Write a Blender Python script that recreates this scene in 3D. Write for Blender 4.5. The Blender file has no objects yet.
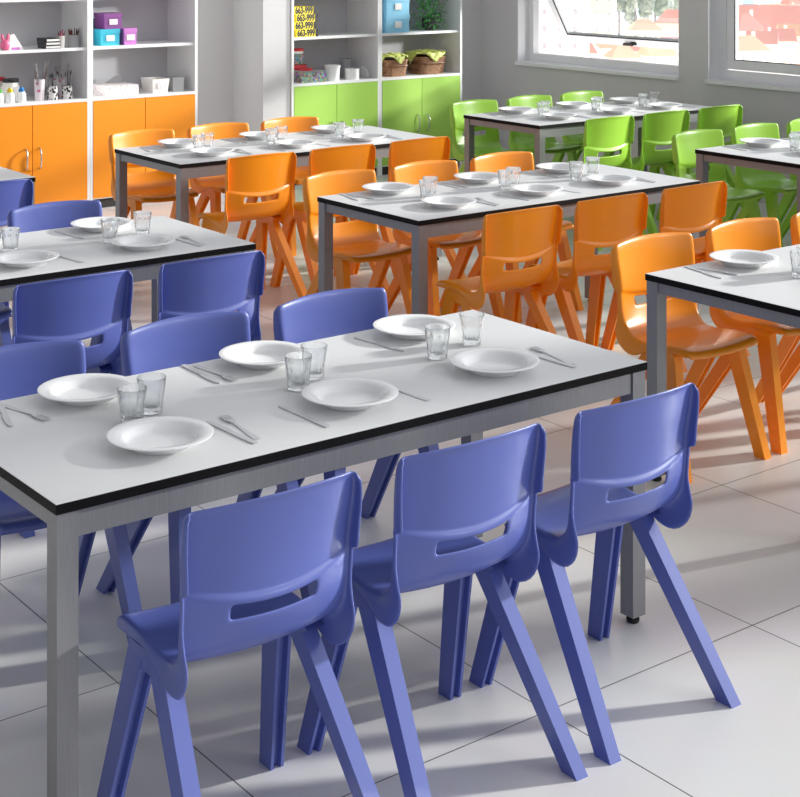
import bpy, bmesh, math, random
from mathutils import Vector, Matrix
random.seed(7)
C = bpy.context.scene.collection
PI = math.pi
U = 1.2                      # metres per calibration unit

# ------------------------------------------------------------------ materials
def _bsdf(name):
    m = bpy.data.materials.new(name); m.use_nodes = True
    return m, m.node_tree, m.node_tree.nodes['Principled BSDF']
def srgb(r, g, b):
    f = lambda c: ((c/255)/12.92 if c/255 <= 0.04045 else ((c/255+0.055)/1.055)**2.4)
    return (f(r), f(g), f(b), 1)
def plain(name, col, rough=0.5, metal=0.0, emit=0.0, bump=0.0, bscale=60, coat=0.0, vary=0.04):
    m, nt, b = _bsdf(name)
    n = nt.nodes.new('ShaderNodeTexNoise'); n.inputs['Scale'].default_value = 9; n.inputs['Detail'].default_value = 3
    tc = nt.nodes.new('ShaderNodeTexCoord'); nt.links.new(tc.outputs['Object'], n.inputs['Vector'])
    mix = nt.nodes.new('ShaderNodeMix'); mix.data_type = 'RGBA'
    mix.inputs['A'].default_value = tuple(c*(1-vary) for c in col[:3])+(1,)
    mix.inputs['B'].default_value = tuple(min(1, c*(1+vary)) for c in col[:3])+(1,)
    nt.links.new(n.outputs['Fac'], mix.inputs['Factor']); nt.links.new(mix.outputs['Result'], b.inputs['Base Color'])
    b.inputs['Roughness'].default_value = rough; b.inputs['Metallic'].default_value = metal
    b.inputs['Coat Weight'].default_value = coat
    if emit:
        nt.links.new(mix.outputs['Result'], b.inputs['Emission Color']); b.inputs['Emission Strength'].default_value = emit
    if bump:
        n2 = nt.nodes.new('ShaderNodeTexNoise'); n2.inputs['Scale'].default_value = bscale
        nt.links.new(tc.outputs['Object'], n2.inputs['Vector'])
        bp = nt.nodes.new('ShaderNodeBump'); bp.inputs['Strength'].default_value = bump; bp.inputs['Distance'].default_value = .01
        nt.links.new(n2.outputs['Fac'], bp.inputs['Height']); nt.links.new(bp.outputs['Normal'], b.inputs['Normal'])
    return m
M = {}
M['blue'] = plain('blue_plastic', srgb(82, 95, 166), .36, vary=.02, coat=.15)
M['orange'] = plain('orange_plastic', srgb(251, 150, 22), .30, vary=.02, coat=.15)
M['green'] = plain('green_plastic', srgb(162, 213, 72), .30, vary=.02, coat=.15)
M['white_top'] = plain('white_laminate', srgb(225, 225, 225), .4, vary=.01)
M['black_core'] = plain('black_laminate_core', srgb(12, 9, 10), .55)
M['black_core'].node_tree.nodes['Principled BSDF'].inputs['Specular IOR Level'].default_value = .15
M['rubber'] = plain('black_rubber', srgb(26, 26, 27), .6)
M['wall'] = plain('wall_paint', srgb(208, 206, 207), .8, vary=.015, bump=.05, bscale=90)
M['white_board'] = plain('white_board', srgb(243, 243, 243), .4, vary=.01)
M['board_in'] = plain('grey_white_inner_board', srgb(205, 204, 208), .5, vary=.01)
M['door_orange'] = plain('orange_door_laminate', srgb(250, 152, 30), .38, vary=.01)
M['door_green'] = plain('green_door_laminate', srgb(168, 214, 92), .38, vary=.01)
M['plinth'] = plain('dark_plinth', srgb(50, 48, 48), .6)
M['chrome'] = plain('satin_chrome', srgb(205, 205, 208), .25, .9)
M['cutlery'] = plain('stainless_steel', srgb(205, 206, 208), .4, .45)
M['china'] = plain('white_china', srgb(246, 246, 246), .22, vary=.005, coat=.3)
M['upvc'] = plain('white_window_plastic', srgb(236, 236, 238), .35, vary=.01)
M['gasket'] = plain('black_gasket', srgb(40, 34, 40), .6)

def brushed():
    m, nt, b = _bsdf('brushed_steel')
    tc = nt.nodes.new('ShaderNodeTexCoord'); mp = nt.nodes.new('ShaderNodeMapping')
    mp.inputs['Scale'].default_value = (120, 120, 3)
    n = nt.nodes.new('ShaderNodeTexNoise'); n.inputs['Scale'].default_value = 4
    nt.links.new(tc.outputs['Object'], mp.inputs['Vector']); nt.links.new(mp.outputs['Vector'], n.inputs['Vector'])
    r = nt.nodes.new('ShaderNodeValToRGB')
    r.color_ramp.elements[0].color = srgb(130, 130, 132); r.color_ramp.elements[1].color = srgb(156, 156, 158)
    nt.links.new(n.outputs['Fac'], r.inputs['Fac']); nt.links.new(r.outputs['Color'], b.inputs['Base Color'])
    b.inputs['Metallic'].default_value = .45; b.inputs['Roughness'].default_value = .42
    return m
M['steel'] = brushed()

def floor_mat():
    m, nt, b = _bsdf('pale_floor_tiles')
    tc = nt.nodes.new('ShaderNodeTexCoord'); mp = nt.nodes.new('ShaderNodeMapping')
    P = .66*U
    mp.inputs['Location'].default_value = (-1.525*U, -2.35*U, 0)
    nt.links.new(tc.outputs['Object'], mp.inputs['Vector'])
    br = nt.nodes.new('ShaderNodeTexBrick'); br.offset = 0; br.squash = 1
    br.inputs['Scale'].default_value = 1; br.inputs['Brick Width'].default_value = P; br.inputs['Row Height'].default_value = P
    br.inputs['Mortar Size'].default_value = .0022; br.inputs['Mortar Smooth'].default_value = .2
    br.inputs['Color1'].default_value = srgb(228, 226, 224); br.inputs['Color2'].default_value = srgb(234, 232, 230)
    br.inputs['Mortar'].default_value = srgb(100, 98, 97)
    nt.links.new(mp.outputs['Vector'], br.inputs['Vector'])
    n = nt.nodes.new('ShaderNodeTexNoise'); n.inputs['Scale'].default_value = 2.2; n.inputs['Detail'].default_value = 5
    nt.links.new(tc.outputs['Object'], n.inputs['Vector'])
    mx = nt.nodes.new('ShaderNodeMix'); mx.data_type = 'RGBA'; mx.blend_type = 'MULTIPLY'; mx.inputs['Factor'].default_value = .12
    nt.links.new(br.outputs['Color'], mx.inputs['A']); nt.links.new(n.outputs['Color'], mx.inputs['B'])
    nt.links.new(mx.outputs['Result'], b.inputs['Base Color'])
    b.inputs['Roughness'].default_value = .34
    bp = nt.nodes.new('ShaderNodeBump'); bp.inputs['Strength'].default_value = .25; bp.inputs['Distance'].default_value = .003; bp.invert = True
    nt.links.new(br.outputs['Fac'], bp.inputs['Height']); nt.links.new(bp.outputs['Normal'], b.inputs['Normal'])
    return m
M['floor'] = floor_mat()

def pane_mat():
    m = bpy.data.materials.new('window_glass'); m.use_nodes = True; nt = m.node_tree; nt.nodes.clear()
    o = nt.nodes.new('ShaderNodeOutputMaterial'); t = nt.nodes.new('ShaderNodeBsdfTransparent'); g = nt.nodes.new('ShaderNodeBsdfGlossy')
    t.inputs['Color'].default_value = (.96, .98, .98, 1); g.inputs['Roughness'].default_value = .02
    mx = nt.nodes.new('ShaderNodeMixShader'); lw = nt.nodes.new('ShaderNodeFresnel'); lw.inputs['IOR'].default_value = 1.2
    nt.links.new(lw.outputs['Fac'], mx.inputs['Fac']); nt.links.new(t.outputs[0], mx.inputs[1]); nt.links.new(g.outputs[0], mx.inputs[2])
    nt.links.new(mx.outputs[0], o.inputs['Surface']); return m
M['pane'] = pane_mat()
def glass_mat():
    m = bpy.data.materials.new('clear_tumbler_glass'); m.use_nodes = True; nt = m.node_tree; nt.nodes.clear()
    o = nt.nodes.new('ShaderNodeOutputMaterial'); t = nt.nodes.new('ShaderNodeBsdfTransparent'); g = nt.nodes.new('ShaderNodeBsdfGlass')
    t.inputs['Color'].default_value = (.93, .95, .96, 1); g.inputs['IOR'].default_value = 1.45; g.inputs['Roughness'].default_value = 0
    g.inputs['Color'].default_value = (.995, .998, 1, 1)
    mx = nt.nodes.new('ShaderNodeMixShader'); mx.inputs['Fac'].default_value = .84
    nt.links.new(t.outputs[0], mx.inputs[1]); nt.links.new(g.outputs[0], mx.inputs[2]); nt.links.new(mx.outputs[0], o.inputs['Surface']); return m
M['glass'] = glass_mat()
def wicker():
    m, nt, b = _bsdf('brown_wicker')
    tc = nt.nodes.new('ShaderNodeTexCoord')
    br = nt.nodes.new('ShaderNodeTexBrick'); br.inputs['Scale'].default_value = 30
    br.inputs['Color1'].default_value = srgb(140, 96, 66); br.inputs['Color2'].default_value = srgb(186, 140, 102); br.inputs['Mortar'].default_value = srgb(70, 44, 32)
    br.inputs['Mortar Size'].default_value = .03
    mp = nt.nodes.new('ShaderNodeMapping'); mp.inputs['Rotation'].default_value = (PI/2, 0, 0)
    nt.links.new(tc.outputs['Object'], mp.inputs['Vector']); nt.links.new(mp.outputs['Vector'], br.inputs['Vector'])
    nt.links.new(br.outputs['Color'], b.inputs['Base Color']); b.inputs['Roughness'].default_value = .7
    bp = nt.nodes.new('ShaderNodeBump'); bp.inputs['Strength'].default_value = .5; bp.inputs['Distance'].default_value = .01
    nt.links.new(br.outputs['Fac'], bp.inputs['Height']); bp.invert = True; nt.links.new(bp.outputs['Normal'], b.inputs['Normal'])
    return m
M['wicker'] = wicker()
def beads():
    m, nt, b = _bsdf('mixed_beads')
    tc = nt.nodes.new('ShaderNodeTexCoord'); v = nt.nodes.new('ShaderNodeTexVoronoi'); v.inputs['Scale'].default_value = 75
    nt.links.new(tc.outputs['Object'], v.inputs['Vector'])
    hs = nt.nodes.new('ShaderNodeHueSaturation'); hs.inputs['Saturation'].default_value = .9; hs.inputs['Value'].default_value = .5
    nt.links.new(v.outputs['Color'], hs.inputs['Color']); nt.links.new(hs.outputs['Color'], b.inputs['Base Color'])
    b.inputs['Roughness'].default_value = .3; return m
M['beads'] = beads()
def spots(name, base, dot, scale=40, lo=.25):
    m, nt, b = _bsdf(name)
    tc = nt.nodes.new('ShaderNodeTexCoord'); v = nt.nodes.new('ShaderNodeTexVoronoi'); v.inputs['Scale'].default_value = scale
    nt.links.new(tc.outputs['Object'], v.inputs['Vector'])
    r = nt.nodes.new('ShaderNodeValToRGB'); r.color_ramp.interpolation = 'CONSTANT'
    r.color_ramp.elements[0].color = dot; r.color_ramp.elements[1].color = base; r.color_ramp.elements[1].position = lo
    nt.links.new(v.outputs['Distance'], r.inputs['Fac']); nt.links.new(r.outputs['Color'], b.inputs['Base Color'])
    b.inputs['Roughness'].default_value = .5; return m
M['bw_spots'] = spots('white_with_black_spots', srgb(225, 222, 220), srgb(25, 25, 27), 45, .45)
M['pink_motif'] = spots('white_with_pink_motif', srgb(228, 218, 222), srgb(200, 110, 140), 22, .28)
M['print'] = spots('white_printed_card', srgb(236, 228, 228), srgb(190, 170, 170), 70, .3)
for n, c in dict(purple=(128, 66, 136), lilac=(196, 120, 196), cyan=(52, 178, 204), teal=(40, 120, 130), yellow=(248, 224, 40), black=(24, 24, 26),
                 red=(196, 28, 44), skyblue=(140, 205, 236), grey=(150, 148, 150), pink=(206, 92, 134), cap_green=(80, 180, 70), cap_blue=(40, 130, 200),
                 cap_yellow=(236, 200, 40), cloth=(196, 204, 110), ivory=(240, 236, 232), maroon=(120, 40, 50), brush=(120, 84, 60), dark=(60, 56, 58), tin=(170, 170, 172)).items():
    M[n] = plain(n+'_finish', srgb(*c), .45)
def leafy(name, c1, c2, emit=0):
    m, nt, b = _bsdf(name)
    tc = nt.nodes.new('ShaderNodeTexCoord'); n = nt.nodes.new('ShaderNodeTexNoise'); n.inputs['Scale'].default_value = 14 if not emit else .5
    nt.links.new(tc.outputs['Object'], n.inputs['Vector'])
    r = nt.nodes.new('ShaderNodeValToRGB'); r.color_ramp.elements[0].position = .4; r.color_ramp.elements[1].position = .62
    r.color_ramp.elements[0].color = c1; r.color_ramp.elements[1].color = c2
    nt.links.new(n.outputs['Fac'], r.inputs['Fac']); nt.links.new(r.outputs['Color'], b.inputs['Base Color'])
    b.inputs['Roughness'].default_value = .6
    if emit: nt.links.new(r.outputs['Color'], b.inputs['Emission Color']); b.inputs['Emission Strength'].default_value = emit
    return m
M['leaf'] = leafy('green_leaves', srgb(48, 120, 52), srgb(110, 200, 90))
HAZE_GLOW = .52    # emission that puts haze and overexposure into the town materials outside
M['town_white'] = plain('pale_render', srgb(250, 248, 244), .9, emit=HAZE_GLOW)
M['town_cream'] = plain('cream_render', srgb(250, 243, 222), .9, emit=HAZE_GLOW)
M['town_pink'] = plain('rose_render', srgb(246, 214, 200), .9, emit=HAZE_GLOW)
M['town_roof'] = plain('red_roof_tiles', srgb(236, 176, 168), .9, emit=HAZE_GLOW*.8, vary=.16)
M['town_roof2'] = plain('orange_roof_tiles', srgb(246, 196, 172), .9, emit=HAZE_GLOW*.9, vary=.16)
M['town_roof3'] = plain('dull_roof_tiles', srgb(214, 178, 184), .9, emit=HAZE_GLOW*.7, vary=.16)
M['town_win'] = plain('shaded_window', srgb(206, 200, 206), .6, emit=HAZE_GLOW*.8)
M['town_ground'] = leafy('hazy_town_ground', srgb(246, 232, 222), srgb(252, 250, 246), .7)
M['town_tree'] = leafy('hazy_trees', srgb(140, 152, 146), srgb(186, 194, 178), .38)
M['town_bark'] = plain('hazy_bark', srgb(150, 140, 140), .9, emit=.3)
M['bridge'] = plain('pale_blue_grey_steel', srgb(196, 214, 232), .8, emit=.7)  # bridge and river glow too, haze glare put into the material
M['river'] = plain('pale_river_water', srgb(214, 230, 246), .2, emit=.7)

# ------------------------------------------------------------------ helpers
def tag(o, label=None, cat=None, group=None, kind=None):
    if label: o['label'] = label
    if cat: o['category'] = cat
    if group: o['group'] = group
    if kind: o['kind'] = kind
    return o
def empty(name, loc, rz, label, cat, group=None):
    o = bpy.data.objects.new(name, None); C.objects.link(o); o.empty_display_size = .1
    o.location = loc; o.rotation_euler = (0, 0, rz); return tag(o, label, cat, group)
def obj(name, bm, mat, parent=None, smooth=None, loc=None, rz=0, bevel=0, seg=2):
    if bevel:
        bmesh.ops.bevel(bm, geom=[e for e in bm.edges if len(e.link_faces) == 2 and e.calc_face_angle(0) > .6], offset=bevel, segments=seg, profile=.5, affect='EDGES', clamp_overlap=True)
    bmesh.ops.recalc_face_normals(bm, faces=bm.faces)
    me = bpy.data.meshes.new(name); bm.to_mesh(me); bm.free()
    for m in (mat if isinstance(mat, (list, tuple)) else [mat]): me.materials.append(m)
    if smooth is None and bevel: smooth = 40
    if smooth:
        for p in me.polygons: p.use_smooth = True
        me.set_sharp_from_angle(angle=math.radians(smooth))
    o = bpy.data.objects.new(name, me); C.objects.link(o)
    if parent: o.parent = parent
    if loc: o.location = loc
    if rz: o.rotation_euler = (0, 0, rz)
    return o
def struct(name, bm, mat, **k):
    return tag(obj(name, bm, mat, **k), kind='structure')
def box(x0, x1, y0, y1, z0, z1, bm=None, mi=0):
    bm = bm or bmesh.new()
    v = [bm.verts.new((x, y, z)) for x in (x0, x1) for y in (y0, y1) for z in (z0, z1)]
    for f in ((0, 1, 3, 2), (4, 6, 7, 5), (0, 4, 5, 1), (2, 3, 7, 6), (0, 2, 6, 4), (1, 5, 7, 3)):
        bm.faces.new([v[i] for i in f]).material_index = mi
    return bm
def lathe(prof, seg=32, cx=0, cy=0, bm=None, sx=1, sy=1):
    bm = bm or bmesh.new(); rings = []
    for r, z in prof:
        if r < 1e-6: rings.append([bm.verts.new((cx, cy, z))])
        else: rings.append([bm.verts.new((cx+sx*r*math.cos(2*PI*i/seg), cy+sy*r*math.sin(2*PI*i/seg), z)) for i in range(seg)])
    for a, b in zip(rings, rings[1:]):
        for i in range(seg):
            j = (i+1) % seg
            if len(a) == 1 and len(b) == 1: continue
            if len(a) == 1: bm.faces.new((a[0], b[i], b[j]))
            elif len(b) == 1: bm.faces.new((a[i], a[j], b[0]))
            else: bm.faces.new((a[i], a[j], b[j], b[i]))
    return bm
def prism(pts, z0, z1, bm=None):
    bm = bm or bmesh.new(); n = len(pts)
    a = [bm.verts.new((x, y, z0)) for x, y in pts]; b = [bm.verts.new((x, y, z1)) for x, y in pts]
    bm.faces.new(a[::-1]); bm.faces.new(b)
    for i in range(n): bm.faces.new((a[i], a[(i+1) % n], b[(i+1) % n], b[i]))
    return bm
def tube(pts, r, seg=8, bm=None):
    bm = bm or bmesh.new(); pts = [Vector(p) for p in pts]; rings = []
    for i, p in enumerate(pts):
        d = (pts[min(i+1, len(pts)-1)]-pts[max(i-1, 0)]).normalized()
        a = d.orthogonal().normalized(); b = d.cross(a)
        if rings:
            a = (rings[-1][1]-d*rings[-1][1].dot(d)).normalized(); b = d.cross(a)
        rr = r[i] if isinstance(r, (list, tuple)) else r
        rings.append(([bm.verts.new(p+a*rr*math.cos(2*PI*k/seg)+b*rr*math.sin(2*PI*k/seg)) for k in range(seg)], a))
    for (A, _), (B, _) in zip(rings, rings[1:]):
        for k in range(seg): bm.faces.new((A[k], A[(k+1) % seg], B[(k+1) % seg], B[k]))
    bm.faces.new(rings[0][0][::-1]); bm.faces.new(rings[-1][0]); return bm
def dup(root, loc, rz, label, group=None):
    r = root.copy(); C.objects.link(r); r.location = loc; r.rotation_euler = (0, 0, rz); r['label'] = label
    if group: r['group'] = group
    for ch in list(root.children):
        c = ch.copy(); C.objects.link(c); c.parent = r
        for g in list(ch.children):
            d = g.copy(); C.objects.link(d); d.parent = c
    return r
def text_mesh(name, s, size, mat, parent, mtx, extrude=.0008, bold=.0):
    cu = bpy.data.curves.new(name, 'FONT'); cu.body = s; cu.size = size; cu.align_x = 'CENTER'; cu.align_y = 'CENTER'; cu.extrude = extrude; cu.offset = bold
    t = bpy.data.objects.new(name, cu); C.objects.link(t)
    dg = bpy.context.evaluated_depsgraph_get(); me = bpy.data.meshes.new_from_object(t.evaluated_get(dg))
    bpy.data.objects.remove(t); bpy.data.curves.remove(cu)
    me.materials.clear(); me.materials.append(mat); me.transform(mtx)
    o = bpy.data.objects.new(name, me); C.objects.link(o); o.parent = parent; return o

# ------------------------------------------------------------------ camera
A = math.radians(37.395); F = 1520.35; Y0 = -59.85; CAMZ = 1.62*U
cam = bpy.data.cameras.new('camera'); co = bpy.data.objects.new('camera', cam); C.objects.link(co); bpy.context.scene.camera = co
co.location = (0, 0, CAMZ); co.rotation_euler = (PI/2, 0, -A)
cam.sensor_width = 36; cam.sensor_fit = 'HORIZONTAL'; cam.lens = 36*F/800; cam.shift_y = -(398.5-Y0)/800; cam.clip_end = 3000; cam.clip_start = .05
def to_px(x, y, z):
    r = x*math.cos(A)-y*math.sin(A); w = x*math.sin(A)+y*math.cos(A)
    return (400+F*r/w, Y0+F*(CAMZ-z)/w) if w > .1 else (-999, -999)

# ------------------------------------------------------------------ room shell
XW = 7.47*U; YB = 8.77*U
struct('floor', box(-3, XW+.16, -2.5, YB+.12, -.12, 0), M['floor'])
struct('wall_back', box(-3, XW+.16, YB, YB+.12, 0, 3.45), M['wall'])
struct('wall_pillar', box(6.36, 6.63, 8.40*U, YB, 0, 3.45), M['wall'], bevel=.006)
WT = .21; SILL = .73*U; HEAD = 3.30
wins = [(6.775*U, 8.35*U), (4.96*U, 6.53*U), (3.145*U, 4.715*U), (1.33*U, 2.90*U), (-.485*U, 1.085*U)]
wb = bmesh.new()
box(XW, XW+WT, -2.0, YB+.12, 0, SILL-.03, wb); box(XW, XW+WT, -2.0, YB+.12, HEAD, 3.45, wb)
edges = [YB+.12]+[e for (a, b) in wins for e in (b, a)]+[-2.0]
for i in range(0, len(edges), 2): box(XW, XW+WT, edges[i+1], edges[i], SILL-.03, HEAD, wb)
struct('wall_right', wb, M['wall'])
for k, (y0, y1) in enumerate(wins):
    root = bpy.data.objects.new('window_%d' % (k+1), None); C.objects.link(root); root.location = (XW, y0, SILL); root['kind'] = 'structure'
    W = y1-y0; H = HEAD-SILL; T1 = .80
    obj('sill', box(-.03, WT-.03, -.004, W+.004, -.028, 0), M['upvc'], root, bevel=.004)
    # outer frame
    fx0, fx1, fw = WT-.085, WT-.02, .07
    for yy in (0, W-.006): obj('reveal', box(.001, WT-.02, yy, yy+.006, 0, H), M['upvc'], root)
    fb = bmesh.new()
    box(fx0, fx1, 0, W, 0, fw, fb); box(fx0, fx1, 0, W, H-fw, H, fb); box(fx0, fx1, 0, fw, fw, H-fw, fb); box(fx0, fx1, W-fw, W, fw, H-fw, fb)
    box(fx0, fx1, fw, W-fw, T1, T1+.06, fb)
    obj('frame', fb, M['upvc'], root, bevel=.006)
    # fixed upper pane
    obj('upper_pane', box(fx0+.025, fx0+.031, fw-.01, W-fw+.01, T1+.05, H-fw+.01), M['pane'], root)
    # lower sash: window 1 is a top-hung sash pushed open at the bottom, the others are shut
    sh = empty('sash', (fx0+.03, 0, T1), 0, None, None); sh.parent = root
    sh.rotation_euler = (0, math.radians(-30) if k == 0 else 0, 0)
    sw, sd = .072, .05
    b = bmesh.new(); z0, z1, ya, yb = -(T1-fw)+.008, -.008, fw+.008, W-fw-.008
    box(-sd/2, sd/2, ya, yb, z0, z0+sw, b); box(-sd/2, sd/2, ya, yb, z1-sw, z1, b); box(-sd/2, sd/2, ya, ya+sw, z0+sw, z1-sw, b); box(-sd/2, sd/2, yb-sw, yb, z0+sw, z1-sw, b)
    sf = obj('sash_frame', b, M['upvc'], root, bevel=.007); sf.parent = None
    sf.parent = root; sf.location = sh.location; sf.rotation_euler = sh.rotation_euler
    g = bmesh.new(); gw = .008
    i0, i1, j0, j1 = ya+sw, yb-sw, z0+sw, z1-sw
    u0, u1 = -sd/2-.0015, -sd/2+.008; gw = .006
    box(u0, u1, i0, i1, j0, j0+gw, g); box(u0, u1, i0, i1, j1-gw, j1, g); box(u0, u1, i0, i0+gw, j0+gw, j1-gw, g); box(u0, u1, i1-gw, i1, j0+gw, j1-gw, g)
    obj('gasket', g, M['gasket'], sf)
    obj('pane', box(-.003, .003, i0-.005, i1+.005, j0-.005, j1+.005), M['pane'], sf)
    hb = box(-sd/2-.012, -sd/2, W*.5-.03, W*.5+.03, z0+.02, z0+.045); box(-sd/2-.035, -sd/2-.012, W*.5-.012, W*.5+.1, z0+.024, z0+.040, hb)
    obj('window_handle', hb, M['black'], sf, bevel=.003)
    bpy.data.objects.remove(sh)

# ------------------------------------------------------------------ tables
TL, TD, TH = 1.809, .770, .7425
TABLES = {
 'T1': (1.1525, 2.5122, 'front table with blue chairs'),
 'T2': (1.1629, 4.2762, 'second blue-chair table at left'),
 'T3': (1.1710, 6.0400, 'table corner at far left edge'),
 'T6': (3.3580, 2.5393, 'right-hand orange-chair table'),
 'T5': (3.3470, 4.2691, 'middle orange-chair table'),
 'T4': (3.3428, 5.9878, 'rear orange-chair table by cupboards'),
 'T8': (5.5438, 4.2847, 'green-chair table at right edge'),
 'T7': (5.5822, 6.0612, 'rear green-chair table under window')}
TLAB = {'T1': 'long white table nearest the camera, six blue chairs around it', 'T2': 'white table behind the front one, with blue chairs, cut by left edge',
 'T3': 'white table of which only one corner shows at the far left, before orange cupboards', 'T6': 'white table with grey legs cut off by the right edge, orange chairs behind it',
 'T5': 'white table in the middle of the room with orange chairs on both sides', 'T4': 'white table with orange chairs farthest back, before the cupboards',
 'T8': 'small-looking white table at right edge with green chairs behind it', 'T7': 'white table with green chairs below the open window'}
def make_table(loc, label):
    t = empty('dining_table', loc, 0, label, 'table', 'dining tables')
    th = .023
    b = box(0, TL, 0, TD, TH-th, TH-.0012); obj('black_core', b, M['black_core'], t).name = 'core_board'
    obj('tabletop', box(.0006, TL-.0006, .0006, TD-.0006, TH-.0014, TH), M['white_top'], t)
    L = .05; z1 = TH-th
    for x in (.004, TL-.004-L):
        for y in (.004, TD-.004-L):
            lg = obj('leg', box(x, x+L, y, y+L, .022, z1), M['steel'], t, bevel=.003)
            obj('foot_cap', lathe([(0, 0), (.017, 0), (.019, .004), (.019, .012), (.012, .014), (.012, .022), (0, .022)], 16, x+L/2, y+L/2), M['rubber'], lg, smooth=40)
    s = .006; rh = .060; rt = .025
    for y in (.004+s, TD-.004-s-rt): obj('rail', box(.054, TL-.054, y, y+rt, z1-rh, z1), M['steel'], t, bevel=.002)
    for x in (.004+s, TL-.004-s-rt): obj('rail', box(x, x+rt, .054, TD-.054, z1-.040, z1), M['steel'], t, bevel=.002)
    return t
tab0 = None
for k, (x, y, _) in TABLES.items():
    if tab0 is None: tab0 = make_table((x*U, y*U, 0), TLAB[k])
    else:
        tb = dup(tab0, (x*U, y*U, 0), 0, TLAB[k])
        if k in ('T5', 'T7'): tb.scale = (.988 if k == 'T5' else .975, 1, 1)

# ------------------------------------------------------------------ chairs
def catmull(pts, n):
    out = []
    for i in range(len(pts)-1):
        p0, p1, p2, p3 = pts[max(i-1, 0)], pts[i], pts[i+1], pts[min(i+2, len(pts)-1)]
        for k in range(n):
            t = k/n
            out.append(tuple(.5*((2*b)+(-a+c)*t+(2*a-5*b+4*c-d)*t*t+(-a+3*b-3*c+d)*t**3) for a, b, c, d in zip(p0, p1, p2, p3)))
    out.append(pts[-1]); return out
def lerp_tab(tab, v):
    if v <= tab[0][0]: return tab[0][1]
    for (a, x), (b, y) in zip(tab, tab[1:]):
        if v <= b: return x+(y-x)*(v-a)/(b-a)
    return tab[-1][1]
def shell_mesh():
    # profile y, z, half width, edge-forward bulge, flange depth
    P = [(.246, .422, .168, 0, .004), (.243, .439, .173, 0, .016), (.218, .451, .176, 0, .026), (.16, .452, .178, .000, .024), (.10, .449, .180, .003, .018), (.045, .442, .183, .006, .022),
         (0, .440, .186, .010, .044), (-.045, .446, .190, .014, .072), (-.086, .476, .196, .02, .066), (-.102, .506, .198, .026, .036), (-.111, .538, .198, .03, .016),
         (-.116, .563, .198, .032, .012), (-.119, .584, .198, .033, .012), (-.1205, .594, .199, .033, .012), (-.1215, .602, .199, .034, .012), (-.122, .6065, .1995, .034, .036), (-.125, .637, .201, .035, .036), (-.130, .682, .203, .036, .034),
         (-.137, .728, .205, .037, .031), (-.143, .770, .204, .037, .026), (-.147, .785, .200, .037, .020), (-.153, .793, .194, .037, .012)]
    rows = []
    for i in range(len(P)-1):
        n = 1 if i in (11, 12, 13, 14) else 2
        rows += catmull([P[max(i-1, 0)], P[i], P[i+1], P[min(i+2, len(P)-1)]], n)[n:2*n] if 0 < i < len(P)-2 else [P[i]]
    rows.append(P[-1])
    NU = 30; bm = bmesh.new(); grid = []
    for i, (y, z, hw, bl, fl) in enumerate(rows):
        a, b = rows[max(i-1, 0)], rows[min(i+1, len(rows)-1)]
        ty, tz = b[0]-a[0], b[1]-a[1]; l = math.hypot(ty, tz); ny, nz = tz/l, -ty/l      # towards concave side flipped below
        cy, cz = -ny, -nz                                                        # convex side (under / behind)
        if cz > .2: cy, cz = -cy, -cz
        line = []
        def pt(u):
            x = hw*u; yy = y+bl*u*u; zz = z
            back = min(1, max(0, (z-.50)/.06))
            if z < .50: zz += .010*u*u*(1-back)                                  # dished seat
            if z > .5:                                                            # ledge above the hand slot, smile shaped
                sm = math.exp(-((z-.604)/(.05 if z < .604 else .09))**2)
                zz += .030*u*u*sm-.008*sm
                yy -= .011*(1-.55*u*u)*back*min(1, max(0, (.6065-z)/.0125))
            if z > .735: zz += .010*(1-u*u)*(z-.735)/.06
            return Vector((x, yy, zz))
        us = [-1+2*j/NU for j in range(NU+1)]
        core = [pt(u) for u in us]
        def fl_pts(sgn):
            e = pt(sgn); o = []
            for kx, kf in ((.007, .12), (.0105, .4), (.0105, .72), (.009, 1.0)):
                o.append(e+Vector((sgn*kx, cy*fl*kf, cz*fl*kf)))
            return o
        line = fl_pts(-1)[::-1]+core+fl_pts(1)
        grid.append([bm.verts.new(p) for p in line])
    off = 4
    for i in range(len(grid)-1):
        for j in range(len(grid[0])-1):
            z = (rows[i][1]+rows[i+1][1])/2; y = rows[i][0]
            um = -1+2*(j-off+.5)/NU
            if .553 < z < .588 and abs(um) < .54 and y < -.09: continue
            f = bm.faces.new((grid[i][j], grid[i][j+1], grid[i+1][j+1], grid[i+1][j]))
            f.material_index = 1 if z > .512 and y < -.09 else 0
    bmesh.ops.recalc_face_normals(bm, faces=bm.faces)
    me = bpy.data.meshes.new('shell'); bm.to_mesh(me); bm.free()
    o = bpy.data.objects.new('shell', me); C.objects.link(o)
    for n in range(2): me.materials.append(M['blue'])
    s = o.modifiers.new('s', 'SOLIDIFY'); s.thickness = .007; s.offset = 0
    s2 = o.modifiers.new('ss', 'SUBSURF'); s2.levels = 1; s2.render_levels = 1
    dg = bpy.context.evaluated_depsgraph_get(); full = bpy.data.meshes.new_from_object(o.evaluated_get(dg))
    bpy.data.objects.remove(o)
    vn = [v.normal.copy() for v in full.vertices]; res = []
    for mi, nm in ((0, 'seat'), (1, 'backrest')):
        idx = {}; V = []; Fs = []; N = []
        for p in full.polygons:
            if p.material_index != mi: continue
            f = []
            for v in p.vertices:
                if v not in idx: idx[v] = len(V); V.append(full.vertices[v].co.copy()); N.append(vn[v])
                f.append(idx[v])
            Fs.append(f)
        m2 = bpy.data.meshes.new(nm); m2.from_pydata(V, [], Fs); m2.update()
        for p in m2.polygons: p.use_smooth = True
        m2.normals_split_custom_set_from_vertices(N); res.append(m2)
    return res
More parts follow.
